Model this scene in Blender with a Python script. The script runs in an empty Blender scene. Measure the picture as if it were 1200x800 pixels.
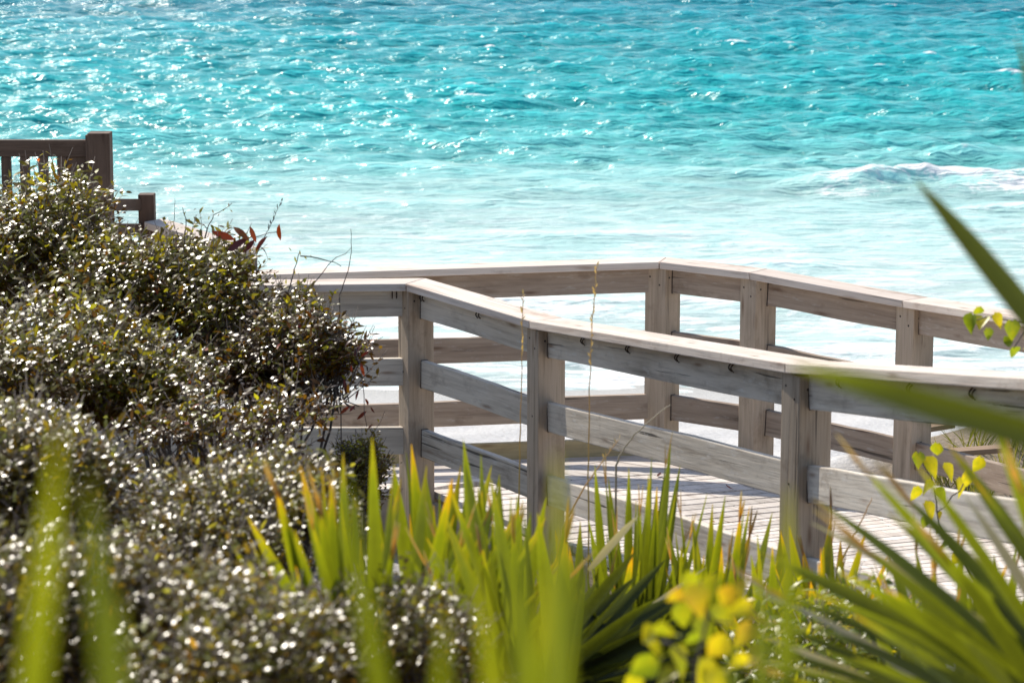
import bpy, bmesh, math, random
import numpy as np
from mathutils import Vector, Matrix, Quaternion

random.seed(7); rng = np.random.default_rng(11)
R = math.radians
sc = bpy.context.scene
col = sc.collection

# ------------------------------------------------------------------ camera
CAM = Vector((0, 0, 9.0)); PITCH = R(10.5); FPX = 100.0 / 36.0 * 1200.0
cd = bpy.data.cameras.new('camera'); cam = bpy.data.objects.new('camera', cd); col.objects.link(cam)
cam.location = CAM; cam.rotation_euler = (R(90) - PITCH, 0, 0)
cd.lens = 100; cd.sensor_width = 36; cd.clip_start = 0.1; cd.clip_end = 9000
cd.dof.use_dof = True; cd.dof.focus_distance = 15.6; cd.dof.aperture_fstop = 7.6
sc.camera = cam
sc.view_settings.view_transform = 'Standard'; sc.view_settings.look = 'None'
sc.view_settings.exposure = 0
sc.render.engine = 'CYCLES'
sc.cycles.use_denoising = True
sc.cycles.sample_clamp_indirect = 6.0
sc.cycles.max_bounces = 8; sc.cycles.transmission_bounces = 6; sc.cycles.transparent_max_bounces = 6

CP, SP = math.cos(PITCH), math.sin(PITCH)
def at(px, py, Z):
    """the point at depth Z that a survey of the photo puts at (px, py) of 1200x800"""
    u = (px - 600) / FPX; v = (400 - py) / FPX
    return Vector((Z * u, Z * (CP + v * SP), CAM.z + Z * (-SP + v * CP)))

# ------------------------------------------------------------------ tagging
def tag(o, label=None, cat=None, group=None, kind=None):
    if label: o['label'] = label
    if cat: o['category'] = cat
    if group: o['group'] = group
    if kind: o['kind'] = kind
    return o
def empty(name, loc, label, cat, group=None):
    o = bpy.data.objects.new(name, None); col.objects.link(o)
    o.location = loc; o.empty_display_size = 0.1
    return tag(o, label, cat, group)
def link(name, me, mat, parent=None, M=None):
    o = bpy.data.objects.new(name, me); col.objects.link(o)
    if mat and not me.materials: me.materials.append(mat)
    M = M or Matrix.Identity(4)
    if parent is not None:
        o.parent = parent
        base = Matrix.Translation(parent.location) if parent.parent is None else parent['_m']
        M = base.inverted() @ M if parent.parent is None else M
    o.matrix_basis = M
    return o

# ------------------------------------------------------------------ node helpers
def newmat(name):
    m = bpy.data.materials.new(name); m.use_nodes = True
    nt = m.node_tree
    for n in list(nt.nodes): nt.nodes.remove(n)
    return m, nt
def N(nt, t, **kw):
    n = nt.nodes.new(t)
    for k, v in kw.items():
        if k.startswith('i_'):
            key = k[2:]
            key = int(key) if key.isdigit() else key.replace('_', ' ')
            n.inputs[key].default_value = v
        else: setattr(n, k, v)
    return n
def L(nt, a, b): nt.links.new(a, b)
def ramp(nt, src, stops, interp='LINEAR'):
    r = nt.nodes.new('ShaderNodeValToRGB'); r.color_ramp.interpolation = interp
    e = r.color_ramp.elements
    while len(e) > len(stops): e.remove(e[-1])
    while len(e) < len(stops): e.new(0.5)
    for k, (p, c) in enumerate(stops):
        e[k].position = p
        e[k].color = (c, c, c, 1) if isinstance(c, (int, float)) else (c[0], c[1], c[2], 1)
    if src is not None: L(nt, src, r.inputs[0])
    return r
def math_(nt, op, a, b=None, c=None, clamp=False):
    n = nt.nodes.new('ShaderNodeMath'); n.operation = op; n.use_clamp = clamp
    for k, v in enumerate((a, b, c)):
        if v is None: continue
        if isinstance(v, (int, float)): n.inputs[k].default_value = v
        else: L(nt, v, n.inputs[k])
    return n.outputs[0]
def mixc(nt, fac, a, b, blend='MIX'):
    n = nt.nodes.new('ShaderNodeMix'); n.data_type = 'RGBA'; n.blend_type = blend
    for s, v in ((n.inputs[0], fac), (n.inputs[6], a), (n.inputs[7], b)):
        if isinstance(v, (int, float)): s.default_value = v
        elif isinstance(v, (tuple, list)): s.default_value = (v[0], v[1], v[2], 1)
        else: L(nt, v, s)
    return n.outputs[2]
def noise(nt, vec, scale, detail=4, rough=0.5, dist=0.0, dim='3D'):
    n = nt.nodes.new('ShaderNodeTexNoise'); n.noise_dimensions = dim
    n.inputs['Scale'].default_value = scale; n.inputs['Detail'].default_value = detail
    n.inputs['Roughness'].default_value = rough; n.inputs['Distortion'].default_value = dist
    if vec is not None: L(nt, vec, n.inputs['Vector'])
    return n.outputs['Fac']
def mapping(nt, vec, scale=(1, 1, 1), loc=None):
    m = nt.nodes.new('ShaderNodeMapping'); m.inputs['Scale'].default_value = scale
    L(nt, vec, m.inputs['Vector'])
    if loc is not None: L(nt, loc, m.inputs['Location'])
    return m.outputs[0]
def bump(nt, h, strength, dist):
    b = nt.nodes.new('ShaderNodeBump'); b.inputs['Strength'].default_value = strength
    b.inputs['Distance'].default_value = dist; L(nt, h, b.inputs['Height'])
    return b.outputs[0]
def out(nt, sh):
    o = nt.nodes.new('ShaderNodeOutputMaterial'); L(nt, sh, o.inputs[0])

# ------------------------------------------------------------------ materials
def wood(name, light, mid, dark, crack=0.35, rough=0.75, flake=0.0, bumpd=0.004, rng_=0.22):
    m, nt = newmat(name)
    tc = N(nt, 'ShaderNodeTexCoord'); oi = N(nt, 'ShaderNodeObjectInfo')
    cx = N(nt, 'ShaderNodeCombineXYZ')
    r10 = math_(nt, 'MULTIPLY', oi.outputs['Random'], 37.0)
    L(nt, r10, cx.inputs[0]); L(nt, r10, cx.inputs[1]); L(nt, r10, cx.inputs[2])
    v1 = mapping(nt, tc.outputs['Object'], (1.6, 22, 22), cx.outputs[0])
    v2 = mapping(nt, tc.outputs['Object'], (3.0, 95, 95), cx.outputs[0])
    v3 = mapping(nt, tc.outputs['Object'], (2.2, 5, 5), cx.outputs[0])
    g1 = noise(nt, v1, 1.0, 5, 0.6, 0.6)
    g2 = noise(nt, v2, 1.0, 4, 0.65)
    g3 = noise(nt, v3, 1.0, 4, 0.6)
    base = ramp(nt, g1, [(0.25, dark), (0.48, mid), (0.72, light)])
    c = mixc(nt, ramp(nt, g3, [(0.35, 0.0), (0.7, 0.6)]).outputs[0], base.outputs[0], light)
    fine = ramp(nt, g2, [(0.28, 0.68), (0.5, 1.0)])
    c = mixc(nt, 0.8, c, fine.outputs[0], 'MULTIPLY')
    # long dark checks
    v4 = mapping(nt, tc.outputs['Object'], (1.1, 42, 42), cx.outputs[0])
    g4 = noise(nt, v4, 1.0, 3, 0.5, 0.3)
    ck = ramp(nt, g4, [(0.30, crack), (0.345, 1.0)])
    c = mixc(nt, 1.0, c, ck.outputs[0], 'MULTIPLY')
    if flake:
        g5 = noise(nt, mapping(nt, tc.outputs['Object'], (9, 40, 40), cx.outputs[0]), 1.0, 5, 0.7)
        c = mixc(nt, ramp(nt, g5, [(0.58, 0.0), (0.66, flake)]).outputs[0], c, (0.75, 0.74, 0.72))
    vk = N(nt, 'ShaderNodeTexVoronoi'); vk.inputs['Scale'].default_value = 1.0
    L(nt, mapping(nt, tc.outputs['Object'], (2.6, 13, 13), cx.outputs[0]), vk.inputs['Vector'])
    kn = ramp(nt, vk.outputs['Distance'], [(0.05, 0.25), (0.13, 0.75), (0.20, 1.0)])
    c = mixc(nt, 0.9, c, mixc(nt, kn.outputs[0], (0.30, 0.17, 0.10), (1, 1, 1)), 'MULTIPLY')
    stn = noise(nt, mapping(nt, tc.outputs['Object'], (4.5, 7, 7), cx.outputs[0]), 1.0, 5, 0.7)
    c = mixc(nt, ramp(nt, stn, [(0.56, 0.0), (0.72, 0.45)]).outputs[0], c, (dark[0] * 0.6, dark[1] * 0.5, dark[2] * 0.42))
    var = math_(nt, 'MULTIPLY_ADD', oi.outputs['Random'], rng_, 1.03 - rng_ / 2)
    h = N(nt, 'ShaderNodeHueSaturation'); L(nt, c, h.inputs['Color']); L(nt, var, h.inputs['Value'])
    p = N(nt, 'ShaderNodeBsdfPrincipled'); L(nt, h.outputs[0], p.inputs['Base Color'])
    p.inputs['Roughness'].default_value = rough; p.inputs['Specular IOR Level'].default_value = 0.3
    hh = math_(nt, 'ADD', math_(nt, 'MULTIPLY', g2, 0.6), math_(nt, 'ADD', g1, math_(nt, 'MULTIPLY', ck.outputs[0], 1.2)))
    L(nt, bump(nt, hh, 0.55, bumpd), p.inputs['Normal'])
    out(nt, p.outputs[0]); return m

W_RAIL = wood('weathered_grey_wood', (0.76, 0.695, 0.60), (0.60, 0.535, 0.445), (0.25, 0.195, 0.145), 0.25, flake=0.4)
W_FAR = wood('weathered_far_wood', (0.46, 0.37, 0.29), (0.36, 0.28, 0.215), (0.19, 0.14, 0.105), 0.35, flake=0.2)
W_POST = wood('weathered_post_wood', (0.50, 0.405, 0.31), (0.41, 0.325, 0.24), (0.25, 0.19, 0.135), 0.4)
W_CAP = wood('bleached_cap_wood', (0.80, 0.71, 0.62), (0.72, 0.61, 0.52), (0.48, 0.33, 0.235), 0.65)
W_DECK = wood('bleached_deck_wood', (0.80, 0.745, 0.69), (0.69, 0.62, 0.555), (0.38, 0.30, 0.25), 0.4, rng_=0.42)
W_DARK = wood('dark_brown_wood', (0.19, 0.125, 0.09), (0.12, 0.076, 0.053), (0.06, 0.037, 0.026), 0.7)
W_STEP = wood('orange_stained_wood', (0.36, 0.25, 0.16), (0.29, 0.19, 0.12), (0.18, 0.11, 0.07), 0.6)

W_KERB = wood('warm_bounce_kerb_wood', (0.62, 0.50, 0.28), (0.52, 0.41, 0.22), (0.36, 0.26, 0.13), 0.6)  # warm light reflected off the deck, put into the board colour as yellow
def metal_mat():
    m, nt = newmat('dark_metal')
    tc = N(nt, 'ShaderNodeTexCoord')
    n = noise(nt, tc.outputs['Object'], 60, 3)
    c = ramp(nt, n, [(0.35, (0.035, 0.028, 0.024)), (0.7, (0.11, 0.085, 0.07))])
    p = N(nt, 'ShaderNodeBsdfPrincipled', i_Metallic=0.6, i_Roughness=0.45)
    L(nt, c.outputs[0], p.inputs['Base Color']); out(nt, p.outputs[0]); return m
METAL = metal_mat()

def leaf_mat(name, stops, rough=0.34, spec=0.7, trans=0.3, tcol=1.6, coat=0.0, mott=0.12):
    m, nt = newmat(name)
    a = N(nt, 'ShaderNodeAttribute', attribute_name='tint')
    tc = N(nt, 'ShaderNodeTexCoord')
    n = noise(nt, tc.outputs['Object'], 55, 3)
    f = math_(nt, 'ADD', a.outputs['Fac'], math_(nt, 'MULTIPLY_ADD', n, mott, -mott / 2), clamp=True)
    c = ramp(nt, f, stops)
    p = N(nt, 'ShaderNodeBsdfPrincipled'); L(nt, c.outputs[0], p.inputs['Base Color'])
    p.inputs['Roughness'].default_value = rough; p.inputs['Specular IOR Level'].default_value = spec
    p.inputs['Coat Weight'].default_value = coat; p.inputs['Coat Roughness'].default_value = 0.3
    t = N(nt, 'ShaderNodeBsdfTranslucent')
    tcl = mixc(nt, 1.0, c.outputs[0], (tcol * 1.15, tcol, tcol * 0.35), 'MULTIPLY')
    L(nt, tcl, t.inputs['Color'])
    mx = N(nt, 'ShaderNodeMixShader'); mx.inputs[0].default_value = trans
    L(nt, p.outputs[0], mx.inputs[1]); L(nt, t.outputs[0], mx.inputs[2])
    out(nt, mx.outputs[0]); return m

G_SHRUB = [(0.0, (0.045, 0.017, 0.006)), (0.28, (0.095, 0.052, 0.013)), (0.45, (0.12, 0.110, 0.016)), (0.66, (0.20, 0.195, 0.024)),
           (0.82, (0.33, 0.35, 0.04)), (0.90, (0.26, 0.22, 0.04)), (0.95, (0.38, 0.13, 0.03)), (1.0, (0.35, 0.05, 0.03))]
LEAF = leaf_mat('shrub_leaf', G_SHRUB, 0.27, 0.48, 0.45, 2.3, 0.0)
LEAF_SILVER = leaf_mat('silvery_shrub_leaf', [(0.0, (0.055, 0.026, 0.010)), (0.4, (0.13, 0.10, 0.025)), (0.62, (0.19, 0.185, 0.04)), (0.85, (0.30, 0.32, 0.08)), (1.0, (0.4, 0.22, 0.06))], 0.27, 0.52, 0.5, 2.3, 0.0)
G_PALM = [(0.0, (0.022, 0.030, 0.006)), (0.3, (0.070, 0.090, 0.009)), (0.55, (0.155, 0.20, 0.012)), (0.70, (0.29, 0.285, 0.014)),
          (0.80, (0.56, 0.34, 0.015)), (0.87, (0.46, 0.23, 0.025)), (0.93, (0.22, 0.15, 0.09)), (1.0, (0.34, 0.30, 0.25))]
PALM = leaf_mat('palmetto_blade', G_PALM, 0.34, 0.6, 0.48, 2.0)
DRYB = leaf_mat('dry_blade', [(0.0, (0.34, 0.30, 0.22)), (0.5, (0.50, 0.46, 0.38)), (1.0, (0.62, 0.60, 0.55))], 0.5, 0.5, 0.3, 1.2)
OATS = leaf_mat('sea_oat_straw', [(0.0, (0.42, 0.38, 0.08)), (0.45, (0.58, 0.44, 0.22)), (1.0, (0.62, 0.48, 0.32))], 0.6, 0.3, 0.35, 1.3)
VINE = leaf_mat('vine_leaf', [(0.0, (0.06, 0.10, 0.012)), (0.4, (0.22, 0.30, 0.02)), (0.7, (0.50, 0.46, 0.02)), (1.0, (0.36, 0.14, 0.04))], 0.36, 0.6, 0.5, 1.7, mott=0.45)
REDLEAF = leaf_mat('dark_red_leaf', [(0.0, (0.035, 0.008, 0.008)), (0.5, (0.12, 0.02, 0.018)), (0.8, (0.26, 0.05, 0.02)), (1.0, (0.18, 0.22, 0.03))], 0.4, 0.5, 0.3, 1.6)
GRASS = leaf_mat('dune_grass', [(0.0, (0.07, 0.10, 0.02)), (0.5, (0.20, 0.22, 0.05)), (1.0, (0.48, 0.42, 0.25))], 0.5, 0.4, 0.4, 1.5)
def bark_mat():
    m, nt = newmat('twig_bark')
    tc = N(nt, 'ShaderNodeTexCoord')
    n = noise(nt, mapping(nt, tc.outputs['Object'], (30, 30, 9)), 1.0, 4)
    c = ramp(nt, n, [(0.3, (0.05, 0.035, 0.028)), (0.7, (0.17, 0.135, 0.115))])
    p = N(nt, 'ShaderNodeBsdfPrincipled', i_Roughness=0.7); L(nt, c.outputs[0], p.inputs['Base Color'])
    out(nt, p.outputs[0]); return m
BARK = bark_mat()

# ------------------------------------------------------------------ mesh helpers
def mesh_from(name, verts, faces, tint=None, smooth=False):
    me = bpy.data.meshes.new(name); me.from_pydata([tuple(v) for v in verts], [], faces); me.update()
    if tint is not None:
        a = me.attributes.new('tint', 'FLOAT', 'POINT'); a.data.foreach_set('value', np.asarray(tint, dtype=np.float32))
    if smooth: me.polygons.foreach_set('use_smooth', np.ones(len(me.polygons), dtype=bool))
    return me

def frame(p, q, up=Vector((0, 0, 1))):
    x = (q - p).normalized(); y = up.cross(x).normalized(); z = x.cross(y).normalized()
    M = Matrix((x, y, z)).transposed().to_4x4(); M.translation = (p + q) / 2
    return M
def board(name, p, q, h, t, mat, parent, up=Vector((0, 0, 1)), bev=0.004, wob=0.0):
    """one timber from p to q; h = size along up, t = size across"""
    M = frame(p, q, up); l = (q - p).length
    bm = bmesh.new()
    bmesh.ops.create_cube(bm, size=1.0)
    bmesh.ops.scale(bm, vec=(l, t, h), verts=bm.verts)
    bmesh.ops.bevel(bm, geom=list(bm.edges), offset=bev, segments=2, affect='EDGES', profile=0.6)
    if l > 0.6 and h > 0.1 and t < 0.1:          # weathered timber is never quite straight
        for k in range(1, 8):
            bmesh.ops.bisect_plane(bm, geom=bm.verts[:] + bm.edges[:] + bm.faces[:], plane_co=(l * (k / 8 - 0.5), 0, 0), plane_no=(1, 0, 0))
        ph = [random.uniform(0, 6.28) for _ in range(3)]
        for v in bm.verts:
            e = 1 - (2 * v.co.x / l) ** 4; k = v.co.x / l * 6.28
            v.co.z += e * (0.0035 * math.sin(k + ph[0]) + (0.0018 * math.sin(2.7 * k + ph[1]) if v.co.z > 0 else 0))
            v.co.y += e * 0.003 * math.sin(1.3 * k + ph[2])
    me = bpy.data.meshes.new(name); bm.to_mesh(me); bm.free()
    return link(name, me, mat, parent, M)
def prism(name, quad, th, mat, parent, bev=0.004):
    """a mitred board: quad = four bottom corners (start near, end near, end far, start far)"""
    p = (quad[0] + quad[3]) / 2; q = (quad[1] + quad[2]) / 2
    M = frame(p, q); Mi = M.inverted()
    vs = [Mi @ v for v in quad] + [Mi @ (v + Vector((0, 0, th))) for v in quad]
    bm = bmesh.new(); bv = [bm.verts.new(v) for v in vs]
    for f in ((0, 3, 2, 1), (4, 5, 6, 7), (0, 1, 5, 4), (1, 2, 6, 5), (2, 3, 7, 6), (3, 0, 4, 7)): bm.faces.new([bv[i] for i in f])
    bmesh.ops.recalc_face_normals(bm, faces=bm.faces)
    bmesh.ops.bevel(bm, geom=list(bm.edges), offset=bev, segments=2, affect='EDGES', profile=0.6)
    me = bpy.data.meshes.new(name); bm.to_mesh(me); bm.free()
    return link(name, me, mat, parent, M)

class MB:
    def __init__(s): s.v = []; s.f = []; s.t = []
    def tube(s, pts, r0, r1, n=5, t0=0.5, t1=0.5):
        b0 = len(s.v); k = len(pts)
        for i, p in enumerate(pts):
            a = pts[max(i - 1, 0)]; b = pts[min(i + 1, k - 1)]
            d = (b - a).normalized(); u = d.orthogonal().normalized(); w = d.cross(u)
            f = i / (k - 1); r = r0 + (r1 - r0) * f
            for j in range(n):
                an = 2 * math.pi * j / n
                s.v.append(p + u * (r * math.cos(an)) + w * (r * math.sin(an))); s.t.append(t0 + (t1 - t0) * f)
        for i in range(k - 1):
            for j in range(n):
                j2 = (j + 1) % n
                s.f.append((b0 + i * n + j, b0 + i * n + j2, b0 + (i + 1) * n + j2, b0 + (i + 1) * n + j))
        s.f.append(tuple(b0 + j for j in range(n))[::-1]); s.f.append(tuple(b0 + (k - 1) * n + j for j in range(n)))
    def blade(s, p0, p1, w, face, sag=0.0, fold=0.25, n=9, t0=0.25, t1=0.6, tip=0.9, tipstart=0.86, split=False, wpos=0.35):
        """a sword-shaped leaflet from p0 to p1, its flat side towards face; tint runs t0..t1 and then to tip"""
        ax = p1 - p0; l = ax.length; d = ax.normalized()
        side = d.cross(face).normalized(); nor = side.cross(d).normalized()
        b0 = len(s.v)
        for i in range(n + 1):
            f = i / n
            c = p0 + ax * f + Vector((0, 0, 1)) * (sag * l * 4 * f * (1 - f)) 
            if f < wpos: ww = 0.45 + 0.55 * math.sin(f / wpos * math.pi / 2)
            else:
                g = (f - wpos) / (1 - wpos); ww = (1 - g ** 3.4)
            ww = max(ww * w / 2, 0.0006)
            tt = t0 + (t1 - t0) * f
            if f > tipstart: tt = t1 + (tip - t1) * min(1, (f - tipstart) / max(1e-3, (1 - tipstart)) * 1.3)
            for k in (-1, 0, 1):
                s.v.append(c + side * (k * ww) + nor * (abs(k) * ww * fold)); s.t.append(tt + (0.035 if k else -0.045))
        for i in range(n):
            for k in range(2):
                a = b0 + i * 3 + k
                s.f.append((a, a + 1, a + 4, a + 3))
    def leaf(s, p, d, nrm, l, w, tint, curl=0.15, heart=False):
        d = d.normalized(); side = d.cross(nrm).normalized(); nrm = side.cross(d).normalized()
        b0 = len(s.v)
        prof = [(0.0, 0.3), (0.1, 0.85), (0.3, 1.0), (0.5, 0.82), (0.75, 0.45), (1.0, 0.02)] if heart else [(0, 0.05), (0.25, 0.75), (0.5, 1.0), (0.78, 0.7), (1.0, 0.03)]
        for f, ww in prof:
            c = p + d * (l * f) - nrm * (curl * l * f * f)
            back = -0.12 * l if heart and f == 0 else 0
            for k in (-1, 0, 1):
                s.v.append(c + side * (k * ww * w / 2) + nrm * (abs(k) * ww * w * (0.28 if heart else 0.10)) + d * (back * abs(k))); s.t.append(tint)
        for i in range(len(prof) - 1):
            for k in range(2):
                a = b0 + i * 3 + k
                s.f.append((a, a + 1, a + 4, a + 3))
    def build(s, name, mat, parent=None, origin=None, smooth=True):
        o = parent.location if parent is not None else (origin or Vector((0, 0, 0)))
        me = mesh_from(name, [v - o for v in s.v], s.f, s.t, smooth)
        ob = bpy.data.objects.new(name, me); col.objects.link(ob); me.materials.append(mat)
        if parent is not None: ob.parent = parent
        else: ob.location = o
        return ob

def rv():
    while True:
        v = Vector((random.uniform(-1, 1), random.uniform(-1, 1), random.uniform(-1, 1)))
        if 0.05 < v.length < 1: return v.normalized()
def curve(p, q, sag=0.0, n=8, jit=0.0, bow=Vector((0, 0, 0))):
    return [p.lerp(q, i / n) + (Vector((0, 0, sag)) + bow) * (4 * (i / n) * (1 - i / n)) + (rv() * jit if 0 < i < n else Vector((0, 0, 0))) for i in range(n + 1)]

# ------------------------------------------------------------------ world and sun
SUN_AZ, SUN_EL = R(-32), R(44.5)
w = bpy.data.worlds.new('World'); sc.world = w; w.use_nodes = True
nt = w.node_tree
sky = N(nt, 'ShaderNodeTexSky'); sky.sky_type = 'NISHITA'; sky.sun_disc = False
sky.sun_elevation = SUN_EL; sky.sun_rotation = SUN_AZ; sky.altitude = 10
L(nt, sky.outputs[0], nt.nodes['Background'].inputs[0]); nt.nodes['Background'].inputs[1].default_value = 0.15
sd = bpy.data.lights.new('sun', 'SUN'); sd.energy = 5.0; sd.angle = R(0.53); sd.color = (1.0, 0.925, 0.81)
so = bpy.data.objects.new('sun', sd); col.objects.link(so)
SUN = Vector((math.sin(SUN_AZ) * math.cos(SUN_EL), math.cos(SUN_AZ) * math.cos(SUN_EL), math.sin(SUN_EL)))
so.rotation_euler = SUN.to_track_quat('Z', 'Y').to_euler(); so.location = (-20, 30, 40)

# ------------------------------------------------------------------ ground (dune, beach, sea bed): one sheet
def sstep(a, b, x): 
    t = np.clip((x - a) / (b - a), 0, 1); return t * t * (3 - 2 * t)
def ground_z(x, y):
    """height above the sea"""
    prof_y = [-60, -5, 0, 4, 8, 12, 14.5, 17.5, 21, 27, 33, 38, 42, 46, 60, 80, 6000]
    prof_z = [7.6, 7.5, 7.3, 6.75, 6.0, 5.42, 5.15, 5.0, 3.4, 1.7, 0.95, 0.55, 0.2, -0.12, -0.8, -2.5, -6]
    z = np.interp(y, prof_y, prof_z)
    z = z + 0.42 * sstep(-0.4, -1.4, x) * sstep(15, 12, y) 
    z = z + 0.40 * np.exp(-((x - 3.6) / 1.1) ** 2 - ((y - 17.4) / 1.5) ** 2)
    b = sstep(45, 36, y)
    z = z + b * (0.05 * np.sin(x * 1.7 + 0.6 * y) * np.cos(y * 1.3 - 0.4 * x) + 0.03 * np.sin(x * 4.1 - y * 3.3))
    return z
def gz(x, y): return float(ground_z(np.array(float(x)), np.array(float(y))))
def grid_mesh(name, xs, ys, zf, smooth=True):
    X, Y = np.meshgrid(xs, ys); Z = zf(X, Y) if callable(zf) else zf
    nx, ny = len(xs), len(ys)
    if isinstance(Z, tuple): X, Y, Z = Z
    co = np.stack([X, Y, Z], -1).reshape(-1, 3)
    i = np.arange(nx * ny).reshape(ny, nx)
    q = np.stack([i[:-1, :-1], i[:-1, 1:], i[1:, 1:], i[1:, :-1]], -1).reshape(-1, 4)
    me = bpy.data.meshes.new(name)
    me.vertices.add(len(co)); me.vertices.foreach_set('co', co.astype(np.float32).ravel())
    me.loops.add(q.size); me.loops.foreach_set('vertex_index', q.astype(np.int32).ravel())
    me.polygons.add(len(q)); me.polygons.foreach_set('loop_start', np.arange(0, q.size, 4, dtype=np.int32))
    me.polygons.foreach_set('loop_total', np.full(len(q), 4, dtype=np.int32))
    me.update(calc_edges=True); me.validate()
    if smooth: me.polygons.foreach_set('use_smooth', np.ones(len(q), dtype=bool))
    return me
def ground_mat():
    m, nt = newmat('dune_and_beach_sand')
    g = N(nt, 'ShaderNodeNewGeometry'); sp = N(nt, 'ShaderNodeSeparateXYZ'); L(nt, g.outputs['Position'], sp.inputs[0])
    n1 = noise(nt, g.outputs['Position'], 1.3, 5, 0.6); n2 = noise(nt, g.outputs['Position'], 14, 5, 0.65); n3 = noise(nt, g.outputs['Position'], 160, 2)
    sand = mixc(nt, n1, (0.66, 0.65, 0.635), (0.76, 0.75, 0.735))
    sand = mixc(nt, ramp(nt, n2, [(0.38, 0.5), (0.55, 0.0)]).outputs[0], sand, (0.50, 0.48, 0.45))
    duff_shade = mixc(nt, n2, (0.035, 0.024, 0.016), (0.13, 0.085, 0.05))
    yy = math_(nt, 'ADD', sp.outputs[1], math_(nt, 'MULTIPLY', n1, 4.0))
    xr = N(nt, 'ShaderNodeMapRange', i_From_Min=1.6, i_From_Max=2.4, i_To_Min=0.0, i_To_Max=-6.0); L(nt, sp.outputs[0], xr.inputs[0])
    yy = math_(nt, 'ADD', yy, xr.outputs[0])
    duff_shade = mixc(nt, math_(nt, 'MULTIPLY', xr.outputs[0], -0.13), duff_shade, mixc(nt, n2, (0.20, 0.15, 0.10), (0.42, 0.36, 0.28)))  # right dune: shade of the slope painted into the sand colour as brown
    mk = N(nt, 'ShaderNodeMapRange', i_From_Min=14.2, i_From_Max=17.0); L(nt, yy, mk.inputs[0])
    c = mixc(nt, mk.outputs[0], duff_shade, sand)
    wet = N(nt, 'ShaderNodeMapRange', i_From_Min=0.30, i_From_Max=0.0); L(nt, sp.outputs[2], wet.inputs[0])
    c = mixc(nt, math_(nt, 'MULTIPLY', wet.outputs[0], 0.75), c, (0.47, 0.47, 0.44))
    p = N(nt, 'ShaderNodeBsdfPrincipled', i_Roughness=0.9); L(nt, c, p.inputs['Base Color'])
    p.inputs['Specular IOR Level'].default_value = 0.2
    h = math_(nt, 'ADD', math_(nt, 'MULTIPLY', n2, 1.0), math_(nt, 'MULTIPLY', n3, 0.1))
    L(nt, bump(nt, h, 0.8, 0.06), p.inputs['Normal']); out(nt, p.outputs[0]); return m
def axis(lo, hi, step, far, growth=1.35):
    a = list(np.arange(lo, hi + 1e-6, step)); s = step; x = hi
    while x < far[1]: s *= growth; x += s; a.append(x)
    s = step; x = lo; pre = []
    while x > far[0]: s *= growth; x -= s; pre.append(x)
    return np.array(pre[::-1] + a)
gme = grid_mesh('ground', axis(-9, 12, 0.16, (-2500, 2500)), axis(-2, 50, 0.16, (-300, 3500)), ground_z)
tag(link('ground', gme, ground_mat()), kind='structure')

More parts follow.
